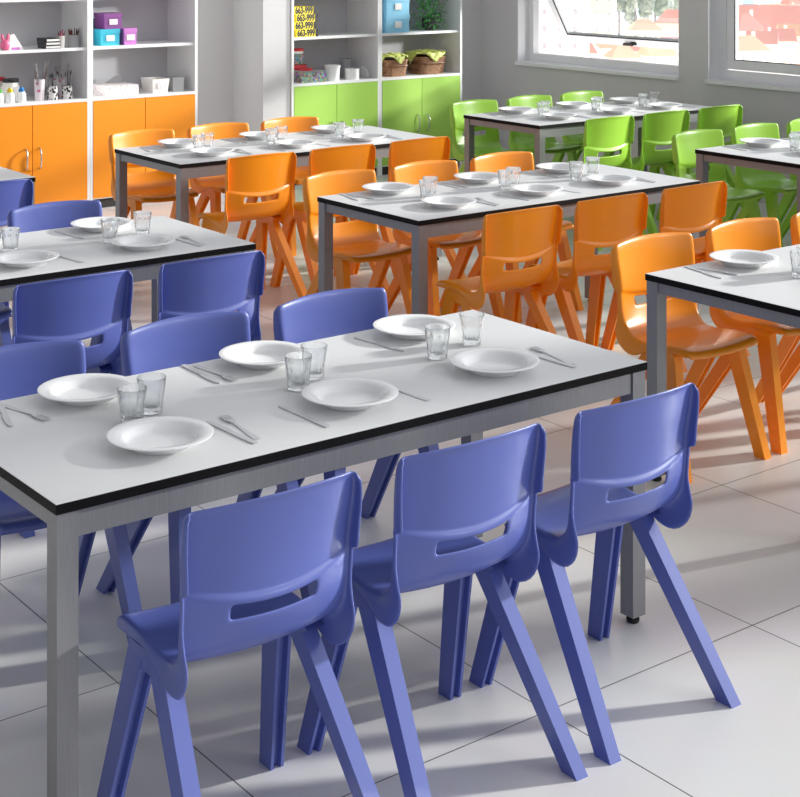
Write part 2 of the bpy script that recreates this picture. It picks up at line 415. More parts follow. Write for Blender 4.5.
def leg_bm(sx, top, foot, gd):
    # grooved leg, the groove on the side facing the other leg
    bm = bmesh.new(); rings = []
    for (y, z, x, w, t) in (top, foot):
        h = w/2; k = gd
        sec = [(0, -h), (t, -h), (t, -h+0), (t, h), (0, h)]
        if gd > 0: sec = [(0, h), (0, -h), (.008, -h), (.011, -h+k), (t-.011, -h+k), (t-.008, -h), (t, -h), (t, h)]     # groove faces the back
        else: sec = [(0, -h), (0, h), (.008, h), (.011, h+k), (t-.011, h+k), (t-.008, h), (t, h), (t, -h)]              # groove faces the front
        rings.append([bm.verts.new((sx*(x-t/2+a), y+b, z)) for a, b in sec])
    n = 8
    for i in range(n): bm.faces.new((rings[0][i], rings[0][(i+1) % n], rings[1][(i+1) % n], rings[1][i]))
    bm.faces.new(rings[0]); bm.faces.new(rings[1][::-1])
    return bm
seat_me, back_me = shell_mesh()
LEGS = []
for sx in (-1, 1):
    LEGS.append((sx, (.135, .430, .170, .066, .040), (.238, 0, .217, .050, .036), .014))
    LEGS.append((sx, (.055, .430, .170, .068, .040), (-.228, 0, .217, .052, .036), -.014))
leg_meshes = []
for sx, a, b, gd in LEGS:
    o = obj('leg', leg_bm(sx, a, b, gd), M['blue'], bevel=.003); leg_meshes.append(o.data); bpy.data.objects.remove(o)
cheek = []
for sx in (-1, 1):
    b = bmesh.new()
    pts = [(-.016, .424), (.0, .436), (.16, .440), (.172, .428), (.155, .405), (.118, .392), (.075, .392), (.02, .405)]
    fa = [b.verts.new((sx*.149, y, z)) for y, z in pts]; fb = [b.verts.new((sx*.1915, y, z)) for y, z in pts]
    b.faces.new(fa); b.faces.new(fb[::-1])
    for i in range(len(pts)): b.faces.new((fa[i], fa[(i+1) % len(pts)], fb[(i+1) % len(pts)], fb[i]))
    o = obj('leg_bracket', b, M['blue'], bevel=.006); cheek.append(o.data); bpy.data.objects.remove(o)
COLM = {}
def meshes_for(col):
    if col not in COLM:
        out = []
        for nm, me in [('seat', seat_me), ('backrest', back_me)]+[('leg', m) for m in leg_meshes]+[('leg_bracket', m) for m in cheek]:
            m = me.copy(); m.materials.clear(); m.materials.append(M[col]); out.append((nm, m))
            m.polygons.foreach_set('material_index', [0]*len(m.polygons))
        COLM[col] = out
    return COLM[col]
PROTO = {}
def chair(col, loc, rz, label):
    g = '%s school chairs' % col
    if col not in PROTO:
        t = empty('school_chair', loc, rz, label, 'chair', g)
        for nm, m in meshes_for(col):
            p = bpy.data.objects.new(nm, m); C.objects.link(p); p.parent = t
        PROTO[col] = t; return t
    return dup(PROTO[col], loc, rz, label, g)
NEARX = {'T1': (.281, .732, 1.183), 'T2': (.272, .727, 1.180), 'T3': (0, 0, 1.190)}; FARX = (.305, .747, 1.190)
BACK_N = (.250, .691, 1.141)
POS = ['left', 'middle', 'right']
SETS = {'T1': ('blue', (0, 1, 2), (0, 1, 2)), 'T2': ('blue', (1, 2), (1, 2)), 'T3': ('blue', (2,), ()), 'T6': ('orange', (), (0, 1, 2)), 'T5': ('orange', (0, 1, 2), (0, 1, 2)),
        'T4': ('orange', (0, 1, 2), (0, 1, 2)), 'T8': ('green', (), (0, 1, 2)), 'T7': ('green', (0, 1, 2), (0, 1, 2))}
for k, (col, near, far) in SETS.items():
    tx, ty, nm = TABLES[k]
    for i in near:
        chair(col, ((tx+NEARX.get(k, BACK_N)[i])*U, ty*U-.2165, 0), random.uniform(-.012, .012), '%s chair with its back to us, %s one at %s' % (col, POS[i], nm)).scale = (1, 1, 1.015 if k in ('T4', 'T5', 'T7') else 1)
    for i in far:
        east = k not in ('T1', 'T2')
        o = chair(col, ((tx+FARX[i]-(.047 if east else .022 if i == 0 else 0))*U, ty*U+TD+.098+(.036 if east else .040), 0), PI+random.uniform(-.012, .012), '%s chair facing us, %s one behind %s' % (col, POS[i], nm))

# ------------------------------------------------------------------ table settings
R = .126
plate_prof = [(0, .003), (.060, .003), (.064, 0), (.072, 0), (.074, .003), (.086, .010), (.095, .021), (R-.002, .0265), (R, .028), (R, .030), (R-.003, .031), (.094, .0265), (.0885, .0215), (.083, .0105), (.078, .0072), (.070, .0065), (0, .006)]
def tumbler_bm():
    seg = 40; b = bmesh.new()
    def ring(r, z, facet):
        out = []
        r *= 1.06
        for i in range(seg):
            a = 2*PI*i/seg; q = 2*PI/8
            fac = math.cos(q/2)/math.cos((a % q)-q/2)
            rr = r*(1+facet*(fac-1)); out.append(b.verts.new((rr*math.cos(a), rr*math.sin(a), z)))
        return out
    rs = [ring(.022, 0, 0), ring(.0255, .001, .5), ring(.0265, .004, 1), ring(.030, .040, 1), ring(.0335, .070, .6), ring(.0355, .089, 0), ring(.0352, .0905, 0), ring(.0338, .0905, 0), ring(.0332, .089, 0),
          ring(.0310, .070, 0), ring(.0270, .035, 0), ring(.0235, .019, 0), ring(.016, .0155, 0)]
    for A_, B_ in zip(rs, rs[1:]):
        for i in range(seg): b.faces.new((A_[i], A_[(i+1) % seg], B_[(i+1) % seg], B_[i]))
    b.faces.new(rs[0][::-1]); b.faces.new(rs[-1]); return b
def fork_bm():
    w = [(-.100, .004), (-.098, .0085), (-.07, .0085), (-.02, .005), (.02, .0032), (.038, .0034), (.048, .0095), (.058, .0118)]
    b = bmesh.new()
    zc = lambda y: .0015+.006*max(0, (y-.01)/.09)**.7-.004*max(0, (y-.06)/.04)
    L = [(y, h) for y, h in w]
    top = [[b.verts.new((s*h, y, zc(y)+dz)) for s in (-1, 1)] for y, h in L for dz in (0,)]
    bot = [[b.verts.new((s*h, y, zc(y)-.0012)) for s in (-1, 1)] for y, h in L]
    for i in range(len(L)-1):
        b.faces.new((top[i][0], top[i][1], top[i+1][1], top[i+1][0])); b.faces.new((bot[i][0], bot[i+1][0], bot[i+1][1], bot[i][1]))
        b.faces.new((top[i][0], top[i+1][0], bot[i+1][0], bot[i][0])); b.faces.new((top[i][1], bot[i][1], bot[i+1][1], top[i+1][1]))
    b.faces.new((top[0][0], bot[0][0], bot[0][1], top[0][1])); b.faces.new((top[-1][0], top[-1][1], bot[-1][1], bot[-1][0]))
    for k in range(4):
        x = -.0098+k*.00653
        box(x-.0019, x+.0019, .057, .100, zc(.075)-.0016, zc(.075)-.0002, b)
    return b
def knife_bm():
    pts = [(-.006, -.108), (.006, -.108), (.0085, -.10), (.0078, -.03), (.0065, .0), (.0095, .012), (.0105, .06), (.008, .095), (.001, .108), (-.005, .104), (-.0065, .0), (-.0078, -.03), (-.0085, -.10)]
    return prism(pts, 0, .0028)
protos = {}
def place(kind, build, mat, cat, group, loc, rz, label, **k):
    if kind not in protos:
        o = obj(kind, build(), mat, loc=loc, rz=rz, **k); protos[kind] = o; return tag(o, label, cat, group)
    o = protos[kind].copy(); C.objects.link(o); o.location = loc; o.rotation_euler = (0, 0, rz); o['label'] = label; return o
def seen(x, y, z, m=25):
    px, py = to_px(x, y, z); return -m < px < 800+m and -m < py < 797+m
NP = [(.300, .170), (.759, .166), (1.172, .166)]; FP = [(.321, .543), (.778, .546), (1.222, .535)]
GP = [((.316, .322), (.386, .368)), ((.726, .319), (.801, .367)), ((1.130, .326), (1.276, .372))]
# cutlery per setting: (kind, dx, dy, turn) from the plate centre
NCUT = [[('table_knife', .181, -.020, .05), ('fork', .218, -.004, -.12)], [('table_knife', -.160, -.020, .02), ('fork', .165, -.01, .10)], [('table_knife', .190, -.010, .06), ('fork', .226, .006, -.14)]]
FCUT = [[('fork', -.180, -.015, PI+.2), ('table_knife', -.225, .0, PI-.25)], [('fork', -.165, -.010, PI+.05), ('table_knife', -.200, .005, PI-.04)], [('table_knife', -.155, -.03, PI+.1)]]
for k, (tx, ty, nm) in TABLES.items():
    rnd = random.Random(3+sum(map(ord, k)))
    jit = 0 if k == 'T1' else .012
    J = lambda: rnd.uniform(-jit, jit)
    sdx = {'T5': -.035, 'T4': -.03, 'T6': .02, 'T8': .03}.get(k, 0)*U
    for side, PL, CUT in (('near', NP, NCUT), ('far', FP, FCUT)):
        for i, (px, py) in enumerate(PL):
            x, y = (tx+px)*U+sdx+J(), (ty+py)*U+J(); q = '%s %s setting' % (side, POS[i])
            if seen(x, y, TH):
                place('dinner_plate', lambda: lathe(plate_prof, 64), M['china'], 'plate', 'white dinner plates', (x, y, TH+.0002), 0, 'round white deep-rimmed plate, %s of the %s' % (q, nm), smooth=50)
                for kd, dx, dy, rz in CUT[i]:
                    sx, sy = x+dx+J()*.3, y+dy+J()*.6
                    if seen(sx, sy, TH, 5):
                        place(kd, fork_bm if kd == 'fork' else knife_bm, M['cutlery'], kd.split('_')[-1], 'steel forks' if kd == 'fork' else 'steel knives', (sx, sy, TH+.0004), rz+J()*4,
                              'steel %s beside the plate, %s of the %s' % (kd.replace('_', ' '), q, nm), smooth=40)
    for i, pr in enumerate(GP):
        for j, (gx, gy) in enumerate(pr):
            x, y = (tx+gx)*U+sdx+J(), (ty+gy)*U+J()
            if seen(x, y, TH, 14):
                place('drinking_glass', tumbler_bm, M['glass'], 'glass', 'clear glass tumblers', (x, y, TH+.0003), rnd.uniform(0, 3), 'clear faceted tumbler, %s one of the %s pair on the %s' % (('nearer', 'farther')[j], POS[i], nm), smooth=35)

# ------------------------------------------------------------------ storage cabinets
CY = 8.39*U; CD = YB-CY-.01
def cabinet(x0, x1, col, label, handles):
    t = empty('storage_cabinet', ((x0+x1)/2, CY, 0), 0, label, 'cabinet', 'tall open-topped storage cabinets'); w = (x1-x0)/2-.001; T = .021
    H = 1.98
    for s in (-1, 1):
        a, b = sorted((s*w, s*(w-T))); obj('side_panel', box(a, b, 0, CD, 0, H), M['white_board'], t, bevel=.0015)
    obj('back_panel', box(-w+T, w-T, CD-.012, CD, .07, H-.02), M['board_in'], t)
    obj('top_panel', box(-w+T, w-T, .002, CD-.012, H-T, H), M['white_board'], t)
    obj('plinth', box(-w+T, w-T, .02, .04, 0, .07), M['plinth'], t)
    obj('bottom_panel', box(-w+T, w-T, .002, CD-.012, .07, .07+T), M['white_board'], t)
    for z, setb in ((.782, -.0), (1.150, .022), (1.510, .022)):
        obj('shelf', box(-w+T, w-T, setb, CD-.012, z, z+T), M['white_board'], t, bevel=.0015)
    for s in (-1, 1):
        a, b = sorted((s*.002, s*(w-T+.012))); a, b = (a, b)
        if s == -1: a, b = -(w-T)-.0+.002, -.0025
        else: a, b = .0025, w-T-.002
        d = obj('door', box(a, b, -.002, .016, .078, .780), M[col], t, bevel=.0015)
        hx = s*.052
        obj('door_handle', tube([(hx, -.002, .333), (hx, -.02, .338), (hx, -.032, .36), (hx, -.036, .405), (hx, -.032, .45), (hx, -.02, .472), (hx, -.002, .477)], .0055), M['chrome'], d, smooth=60)
    return t
XO = [4.055*U-.868, 4.07*U, 4.808*U]; XG = [5.515*U, 6.240*U, 6.975*U]
cabinet(XO[0], XO[1], 'door_orange', 'white shelf cabinet with orange doors and arched handles, leftmost of four', 1)
cabinet(XO[1], XO[2], 'door_orange', 'white shelf cabinet with orange doors beside the pillar, purple boxes on it', 1)
cabinet(XG[0], XG[1], 'door_green', 'white shelf cabinet with green doors, yellow boxes stacked in it', 1)
cabinet(XG[1], XG[2], 'door_green', 'white shelf cabinet with green doors, wicker baskets in it, rightmost', 1)
S1, S2 = .782+.021, 1.150+.021
def cyl(r, h, r2=None, seg=24): return lathe([(0, 0), (r, 0), ((r2 or r), h), (0, h)], seg)
def cup(r, h, r2=None, t=.003, seg=24):
    r2 = r2 or r; return lathe([(0, 0), (r, 0), (r2, h), (r2-t, h), (r-t, .004), (0, .004)], seg)
def thing(name, x, dy, z, label, cat, group=None, rz=0): return empty(name, (x, CY+dy, z), rz, label, cat, group)
def sbox(w, d, h, bev=.003): return box(-w/2, w/2, -d/2, d/2, 0, h), bev
def lidded_box(name, x, dy, z, w, d, h, mat, label, group=None, rz=0, plate=True, lidmat=None):
    t = thing(name, x, dy, z, label, 'box', group, rz)
    obj('box_body', box(-w/2, w/2, -d/2, d/2, 0, h*.97), M[mat], t, bevel=.003)
    lid = obj('lid', box(-w/2-.004, w/2+.004, -d/2-.004, d/2+.004, h*.74, h), M[lidmat or mat], t, bevel=.003)
    if plate:
        b = box(-.032, .032, -d/2-.0065, -d/2, h*.28, h*.62); obj('label_holder', b, M['ivory'], t, bevel=.002)
    return t
# x positions on the cabinet fronts (metres)
# orange left cabinet, upper shelf
xL = XO[1]
def px2x(px, dy):            # where a column of the photograph meets the plane Y = CY+dy
    t = (px-400)/F; w = (CY+dy)/(math.cos(A)-t*math.sin(A)); return w*(t*math.cos(A)+math.sin(A))
t = thing('rabbit_ornament', px2x(5, .10), .10, S2, 'pink upright paper rabbit ornament on top left shelf', 'ornament')
b = bmesh.new(); bmesh.ops.create_uvsphere(b, u_segments=16, v_segments=10, radius=.04, matrix=Matrix.Translation((0, 0, .035)) @ Matrix.Diagonal((.9, .7, 1.0, 1))); 
for v in b.verts: v.co.z = max(v.co.z, 0)
obj('body', b, M['pink'], t, smooth=60)
for s in (-1, 1): 
    e = bmesh.new(); bmesh.ops.create_uvsphere(e, u_segments=12, v_segments=8, radius=.02, matrix=Matrix.Translation((s*.018, 0, .085)) @ Matrix.Rotation(s*.25, 4, 'Y') @ Matrix.Diagonal((.6, .5, 1.7, 1))); obj('ear', e, M['pink'], t, smooth=60)
t = thing('folded_bag', px2x(14, .12), .12, S2, 'white peaked paper bag beside the pink rabbit', 'bag')
b = bmesh.new(); vs = [b.verts.new(p) for p in ((-.05, -.03, 0), (.06, -.03, 0), (.06, .03, 0), (-.05, .03, 0), (-.03, -.004, .105), (.0, -.004, .11), (0, .004, .11), (-.03, .004, .105))]
for f in ((0, 1, 5, 4), (1, 2, 6, 5), (2, 3, 7, 6), (3, 0, 4, 7), (4, 5, 6, 7), (3, 2, 1, 0)): b.faces.new([vs[i] for i in f])
obj('bag_body', b, M['ivory'], t); obj('pink_stripe', box(-.03, .03, -.032, -.029, .0, .018), M['lilac'], t)
zz = S2
for i, nm in enumerate(('bottom', 'middle', 'top')):
    w = .115-.004*i; t = thing('sketchbook', px2x(50, .10)-.004*i, .11, zz, 'black book with pale pages, %s of a stack of three' % nm, 'book', 'stacked black books', rz=.05*(i-1))
    obj('page_block', box(-w/2+.003, w/2-.003, -.072, .07, .004, .020), M['ivory'], t)
    cb = box(-w/2, w/2, -.075, .075, 0, .004); box(-w/2, w/2, -.075, .075, .020, .024, cb); box(-w/2, -w/2+.003, -.075, .075, .004, .020, cb); obj('cover', cb, M['black'], t); zz += .0245
def pot_of(name, x, dy, z, r, h, r2, mat, label, n, ln, mats, cat='cup', spread=.3, seedn=1, tip=None):
    t = thing(name, x, dy, z, label, cat); rn = random.Random(seedn)
    obj('cup_body', cup(r, h, r2), M[mat], t, smooth=40)
    for i in range(n):
        a = rn.uniform(0, 2*PI); k = rn.uniform(.2, 1)*spread; L = ln*rn.uniform(.85, 1.15); rb = r*.45
        p0 = Vector((rb*math.cos(a), rb*math.sin(a), .006)); d = Vector((math.cos(a)*k, math.sin(a)*k, 1)).normalized(); p1 = p0+d*L
        # keep inside the rim
        s = obj('brush_handle', tube([p0, p0+d*L*.8, p1], [.0028, .003, .0022], 6), M[mats[i % len(mats)]], t)
        if tip: obj('bristles', tube([p1-d*.004, p1+d*.012, p1+d*.028], [.003, .005, .0012], 6), M[tip], s)
    return t
pot_of('pencil_cup', px2x(62, .10), .11, S2, .022, .085, .024, 'ivory', 'white cup of colored pencils on the top left shelf', 12, .115, ['maroon', 'brush', 'pink'], spread=.2)
pot_of('pencil_tin', px2x(74, .10), .11, S2, .040, .088, .040, 'tin', 'wide grey tin of brown pencils by the cabinet side', 18, .118, ['brush', 'maroon', 'dark'], spread=.2, seedn=3)
# lower shelf of the same cabinet
def tub(x, dy, z, r, h, lid, label, col='ivory', lh=.02):
    t = thing('paint_tub', x, dy, z, label, 'tub', 'paint tubs'); obj('tub_body', lathe([(0, 0), (r*.94, 0), (r, .01), (r, h*.75), (r*.9, h*.88), (r*.86, h), (0, h)], 28), M[col], t, smooth=40)
    obj('lid', lathe([(0, h-.001), (r*.93, h-.001), (r*.95, h+.004), (r*.95, h+lh), (r*.9, h+lh+.003), (0, h+lh+.003)], 28), M[lid], t, smooth=40)
tub(px2x(10.5, .18), .18, S1, .062, .135, 'black', 'white tub with black lid behind the capped bottles')
tub(px2x(-3, .30), .30, S1, .060, .140, 'red', 'white tub with red lid at the far left')
for px, cap, cn in ((-1, 'cap_green', 'green'), (10, 'cap_yellow', 'yellow'), (21.5, 'cap_blue', 'blue')):
    t = thing('paint_bottle', px2x(px, .06), .06, S1, 'small white paint bottle with a %s cap' % cn, 'bottle', 'small paint bottles')
    obj('bottle_body', lathe([(0, 0), (.030, 0), (.032, .006), (.032, .055), (.026, .070), (.018, .075), (0, .075)], 24), M['china'], t, smooth=40)
    obj('cap', lathe([(0, .0745), (.020, .0745), (.021, .078), (.020, .092), (.013, .096), (.011, .106), (0, .106)], 20), M[cap], t, smooth=40)
pot_of('brush_vase', px2x(40, .09), .10, S1, .032, .150, .040, 'pink_motif', 'tall pale vase with pink motif holding long brushes', 6, .22, ['grey', 'brush', 'tin'], spread=.22, seedn=5, tip='grey')
pot_of('brush_cup', px2x(53, .07), .08, S1, .036, .098, .037, 'bw_spots', 'black and white patterned cup of brushes, left of the two', 7, .17, ['grey', 'black', 'tin'], spread=.3, seedn=8, tip='dark')
pot_of('brush_cup', px2x(67.5, .07), .08, S1, .037, .094, .038, 'bw_spots', 'black and white patterned cup of brushes, by the cabinet side', 7, .17, ['grey', 'black', 'tin'], spread=.3, seedn=9, tip='dark')
pot_of('pink_beaker', px2x(58.5, .22), .23, S1, .055, .130, .062, 'pink_motif', 'pinkish wide beaker behind the two patterned brush cups', 4, .2, ['grey', 'tin'], spread=.25, seedn=4, tip='grey')
# orange right cabinet
lidded_box('storage_box', px2x(106.5, .14), .17, S2, .150, .18, .120, 'cyan', 'turquoise box with white label holder under the purple box')
lidded_box('storage_box', px2x(110, .14), .17, S2+.1205, .140, .165, .115, 'purple', 'dark purple box on top of the turquoise box')
lidded_box('storage_box', px2x(127, .12), .13, S2, .098, .13, .122, 'lilac', 'lilac box to the right of the turquoise box')
t = thing('upright_folder', px2x(98, .30), .345, S2, 'upright teal and pale folder behind the boxes', 'folder')
obj('spine', box(-.035, .012, -.05, .03, 0, .19), M['teal'], t, bevel=.002); obj('page_edge', box(.0125, .03, -.05, .03, 0, .185), M['ivory'], t)
t = thing('paper_box', px2x(116.5, .12), .15, S1, 'flat white printed box of paper with raised grey flap', 'box')
obj('box_body', box(-.135, .135, -.12, .12, 0, .075), M['print'], t, bevel=.002)
b = bmesh.new(); vs = [b.verts.new(p) for p in ((-.02, .118, .076), (.135, .118, .076), (.125, .15, .118), (.09, .152, .122))]; b.faces.new(vs); fl_ = bmesh.ops.extrude_face_region(b, geom=b.faces[:]); bmesh.ops.translate(b, verts=[v for v in fl_['geom'] if isinstance(v, bmesh.types.BMVert)], vec=(0, .003, .002)); obj('flap', b, M['grey'], t)
t = thing('open_bin', px2x(157, .10), .13, S1, 'white open storage bin with a label plate', 'box')
b = bmesh.new(); w, d, h = .068, .09, .105
ring = lambda s, z, o=0: [b.verts.new((x*(w*s-o), y*(d*s-o), z)) for x, y in ((-1, -1), (1, -1), (1, 1), (-1, 1))]
r0, r1, r2, r3 = ring(.9, 0), ring(1.05, h), ring(1.05, h, .004), ring(.9, .005, .004)
for p_, q_ in ((r0, r1), (r1, r2), (r2, r3)):
    for i in range(4): b.faces.new((p_[i], p_[(i+1) % 4], q_[(i+1) % 4], q_[i]))
b.faces.new(r0[::-1]); b.faces.new(r3); obj('bin_body', b, M['ivory'], t); obj('label_holder', box(-.03, .03, -.094, -.088, .035, .075), M['print'], t)
t = thing('metal_tin', px2x(176, .10), .12, S1, 'grey metal tin beside the white bin', 'tin')
obj('tin_body', box(-.045, .045, -.06, .06, 0, .085), M['tin'], t, bevel=.01, seg=3); obj('lid', box(-.047, .047, -.062, .062, .085, .105), M['tin'], t, bevel=.006, seg=3)
# green left cabinet
rot = Matrix.Rotation(PI/2, 4, 'X')
for i, nm in enumerate(('bottom', 'second lowest', 'second highest', 'topmost')):
    dx = (.012, -.006, .008, -.008)[i]
    t = thing('archive_box', px2x(306, .02)+dx, .13, S2+i*.0605, 'yellow box lettered in black with a black end, %s of the stack' % nm, 'box', 'stacked yellow lettered boxes')
    obj('box_body', box(-.094, .088, -.10, .10, 0, .060), M['yellow'], t, bevel=.0015)
    obj('end_cap', box(.088, .112, -.102, .102, 0, .060), M['black'], t, bevel=.0015)
    text_mesh('lettering', '663-999', .074, M['black'], t, Matrix.Translation((-.004, -.1004, .030)) @ rot @ Matrix.Diagonal((.68, 1, 1, 1)), bold=.0028)
t = thing('bead_jar', px2x(298, .20), .20, S1, 'tall jar of beads with a red lid standing on the red box', 'jar')
t.location.z = S1+.1405
obj('jar_glass', lathe([(0, 0), (.044, 0), (.047, .006), (.047, .075), (.043, .085), (0, .085)], 28), M['beads'], t, smooth=40); obj('clear_neck', lathe([(0, .0852), (.043, .0852), (.044, .105), (0, .105)], 28), M['ivory'], t, smooth=40)
obj('lid', lathe([(0, .105), (.047, .105), (.047, .122), (.044, .125), (0, .125)], 28), M['red'], t, smooth=40)
t = thing('red_box', px2x(297, .20), .22, S1, 'red box under the tall bead jar', 'box'); obj('box_body', box(-.06, .06, -.07, .07, 0, .135), M['red'], t, bevel=.003); obj('lid', box(-.062, .062, -.072, .072, .1352, .140), M['maroon'], t, bevel=.002)
t = thing('bead_tub', px2x(311.5, .07), .08, S1, 'low clear tub full of mixed beads at the cabinet front', 'tub')
obj('beads', box(-.125, .115, -.055, .055, 0, .088), M['beads'], t, bevel=.012, seg=3); obj('rim', box(-.13, .12, -.06, .06, .088, .096), M['grey'], t, bevel=.004)
t = thing('plastic_dish', px2x(305, .10), .085, S1+.0965, 'small round red dish lying on the bead tub', 'dish'); obj('dish_disc', lathe([(0, 0), (.055, 0), (.056, .004), (.054, .014), (.045, .018), (0, .018)], 28), M['red'], t, smooth=40)
t = thing('white_bucket', px2x(333.5, .08), .10, S1, 'white flared bucket beside the bead tub', 'bucket'); obj('bucket_body', cup(.058, .125, .066), M['china'], t, smooth=40); obj('rim_band', lathe([(.066, .108), (.070, .109), (.070, .125), (.066, .125)], 28), M['china'], t, smooth=40)
t = thing('grey_tin', px2x(346, .27), .28, S1, 'tall grey tin at the back behind the white pot', 'tin'); obj('tin_body', cyl(.055, .135), M['tin'], t, smooth=40); obj('lid', lathe([(0, .135), (.057, .135), (.057, .152), (0, .152)], 24), M['tin'], t, smooth=40)
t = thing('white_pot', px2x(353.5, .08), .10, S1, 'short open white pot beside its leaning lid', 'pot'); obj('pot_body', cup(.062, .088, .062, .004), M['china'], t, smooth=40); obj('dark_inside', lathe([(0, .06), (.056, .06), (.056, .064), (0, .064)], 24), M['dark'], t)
t = thing('pot_lid', px2x(365, .08), .10, S1, 'white round lid leaning beside the open pot', 'lid')
b = lathe([(0, .006), (.04, .005), (.052, 0), (.055, .003), (.052, .009), (.04, .012), (0, .013)], 32); bmesh.ops.rotate(b, verts=b.verts, cent=(0, 0, 0), matrix=Matrix.Rotation(math.radians(66), 3, 'Y')); 
mz = min(v.co.z for v in b.verts); bmesh.ops.translate(b, verts=b.verts, vec=(0, 0, -mz)); obj('disc', b, M['china'], t, smooth=50)
# green right cabinet
for i, nm in enumerate(('bottom', 'middle', 'topmost')):
    lidded_box('storage_box', px2x(398, .02), .12, S2+i*.1505, .235, .20, .150, 'skyblue', 'pale blue lidded box with a label, %s of three stacked' % nm, 'stacked pale blue boxes')
t = thing('potted_plant', px2x(432, .14), .18, S2, 'green leafy plant trailing over its grey pot beside blue boxes', 'plant')
obj('pot', cup(.05, .10, .065), M['dark'], t, smooth=40)
obj('soil', lathe([(0, .088), (.058, .088), (.058, .092), (0, .092)], 20), M['brush'], t)
b = bmesh.new(); rn = random.Random(11)
for i in range(460):
    a = rn.uniform(0, 2*PI); rr = rn.uniform(.02, .15); z = .09+rn.uniform(-.085, .28)
    c = Vector((rr*math.cos(a)*1.05, rr*math.sin(a)*.9, max(z, .03))); L = rn.uniform(.018, .034)
    q = Matrix.Rotation(a+rn.uniform(-.6, .6), 3, 'Z') @ Matrix.Rotation(rn.uniform(-.4, 1.3), 3, 'Y')
    vs = [b.verts.new(c+q @ Vector(p)) for p in ((0, 0, 0), (L*.5, L*.4, .003), (L*1.1, 0, -.003), (L*.5, -L*.4, .003))]; b.faces.new(vs)
obj('leaves', b, M['leaf'], t); sb = bmesh.new()
for i in range(9):
    a = i*.7; tube([(.01*math.cos(a), .01*math.sin(a), .09), (.05*math.cos(a), .05*math.sin(a), .2), (.10*math.cos(a), .10*math.sin(a), .24+.05*math.sin(3*a))], .0025, 5, sb)
obj('stems', sb, M['leaf'], t)
def basket(x, dy, w, d, h, label, seed):
    t = thing('wicker_basket', x, dy, S1, label, 'basket', 'wicker baskets with cloths'); b = bmesh.new()
    def ring(s, z, o=0, n=40):
        out = []
        for i in range(n):
            a = 2*PI*i/n; c, s_ = math.cos(a), math.sin(a); e = .45
            out.append(b.verts.new(((w/2*s-o)*math.copysign(abs(c)**e, c), (d/2*s-o)*math.copysign(abs(s_)**e, s_), z)))
        return out
    rs = [ring(.86, 0), ring(.92, h*.4), ring(.99, h*.9), ring(1.03, h*.92), ring(1.03, h), ring(.98, h), ring(.95, h*.9, .004), ring(.86, .01, .004)]
    for p_, q_ in zip(rs, rs[1:]):
        for i in range(40): b.faces.new((p_[i], p_[(i+1) % 40], q_[(i+1) % 40], q_[i]))
    b.faces.new(rs[0][::-1]); b.faces.new(rs[-1]); obj('basket_body', b, M['wicker'], t, smooth=50)
    rb = bmesh.new(); tube([((w/2*.995)*math.copysign(abs(math.cos(2*PI*i/40))**.45, math.cos(2*PI*i/40)), (d/2*.995)*math.copysign(abs(math.sin(2*PI*i/40))**.45, math.sin(2*PI*i/40)), h*.62) for i in range(41)], .006, 6, rb)
    obj('braid', rb, M['brush'], t, smooth=60)
    # cloth: a draped square, corners hanging over the front and sides
    rn = random.Random(seed); cb = bmesh.new(); n = 30; g = []
    for i in range(n+1):
        row = []
        for j in range(n+1):
            p, q = -1+2*i/n, -1+2*j/n
            rx, ry = (p+q)*.5*w*.86, (q-p)*.5*d*.86                      # turned 45 degrees so corners hang
            ox = max(0, abs(rx)-w*.53); oy = max(0, abs(ry)-d*.54)
            z = h+.030+.012*math.sin(9*p+seed)*math.cos(8*q)+.018*(1-min(1, (rx/(w*.5))**2))*(1-min(1, (ry/(d*.5))**2))
            x_ = rx if not ox else math.copysign(w*.535+.12*ox, rx); y_ = ry if not oy else math.copysign(d*.545+.12*oy, ry)
            z -= (ox+oy)*1.0
            row.append(cb.verts.new((x_+.004*math.sin(20*q), y_+.004*math.sin(22*p), max(z, .02))))
        g.append(row)
    for i in range(n):
        for j in range(n): cb.faces.new((g[i][j], g[i+1][j], g[i+1][j+1], g[i][j+1]))
    o = obj('cloth', cb, M['cloth'], t, smooth=80); sd = o.modifiers.new('thickness', 'SOLIDIFY'); sd.thickness = .003
basket(px2x(397.5, .06), .13, .225, .19, .140, 'smaller wicker basket with green cloth, left of the two', 2)
basket(px2x(433, .06), .16, .30, .25, .150, 'larger wicker basket with green cloth draped over its corner', 5)

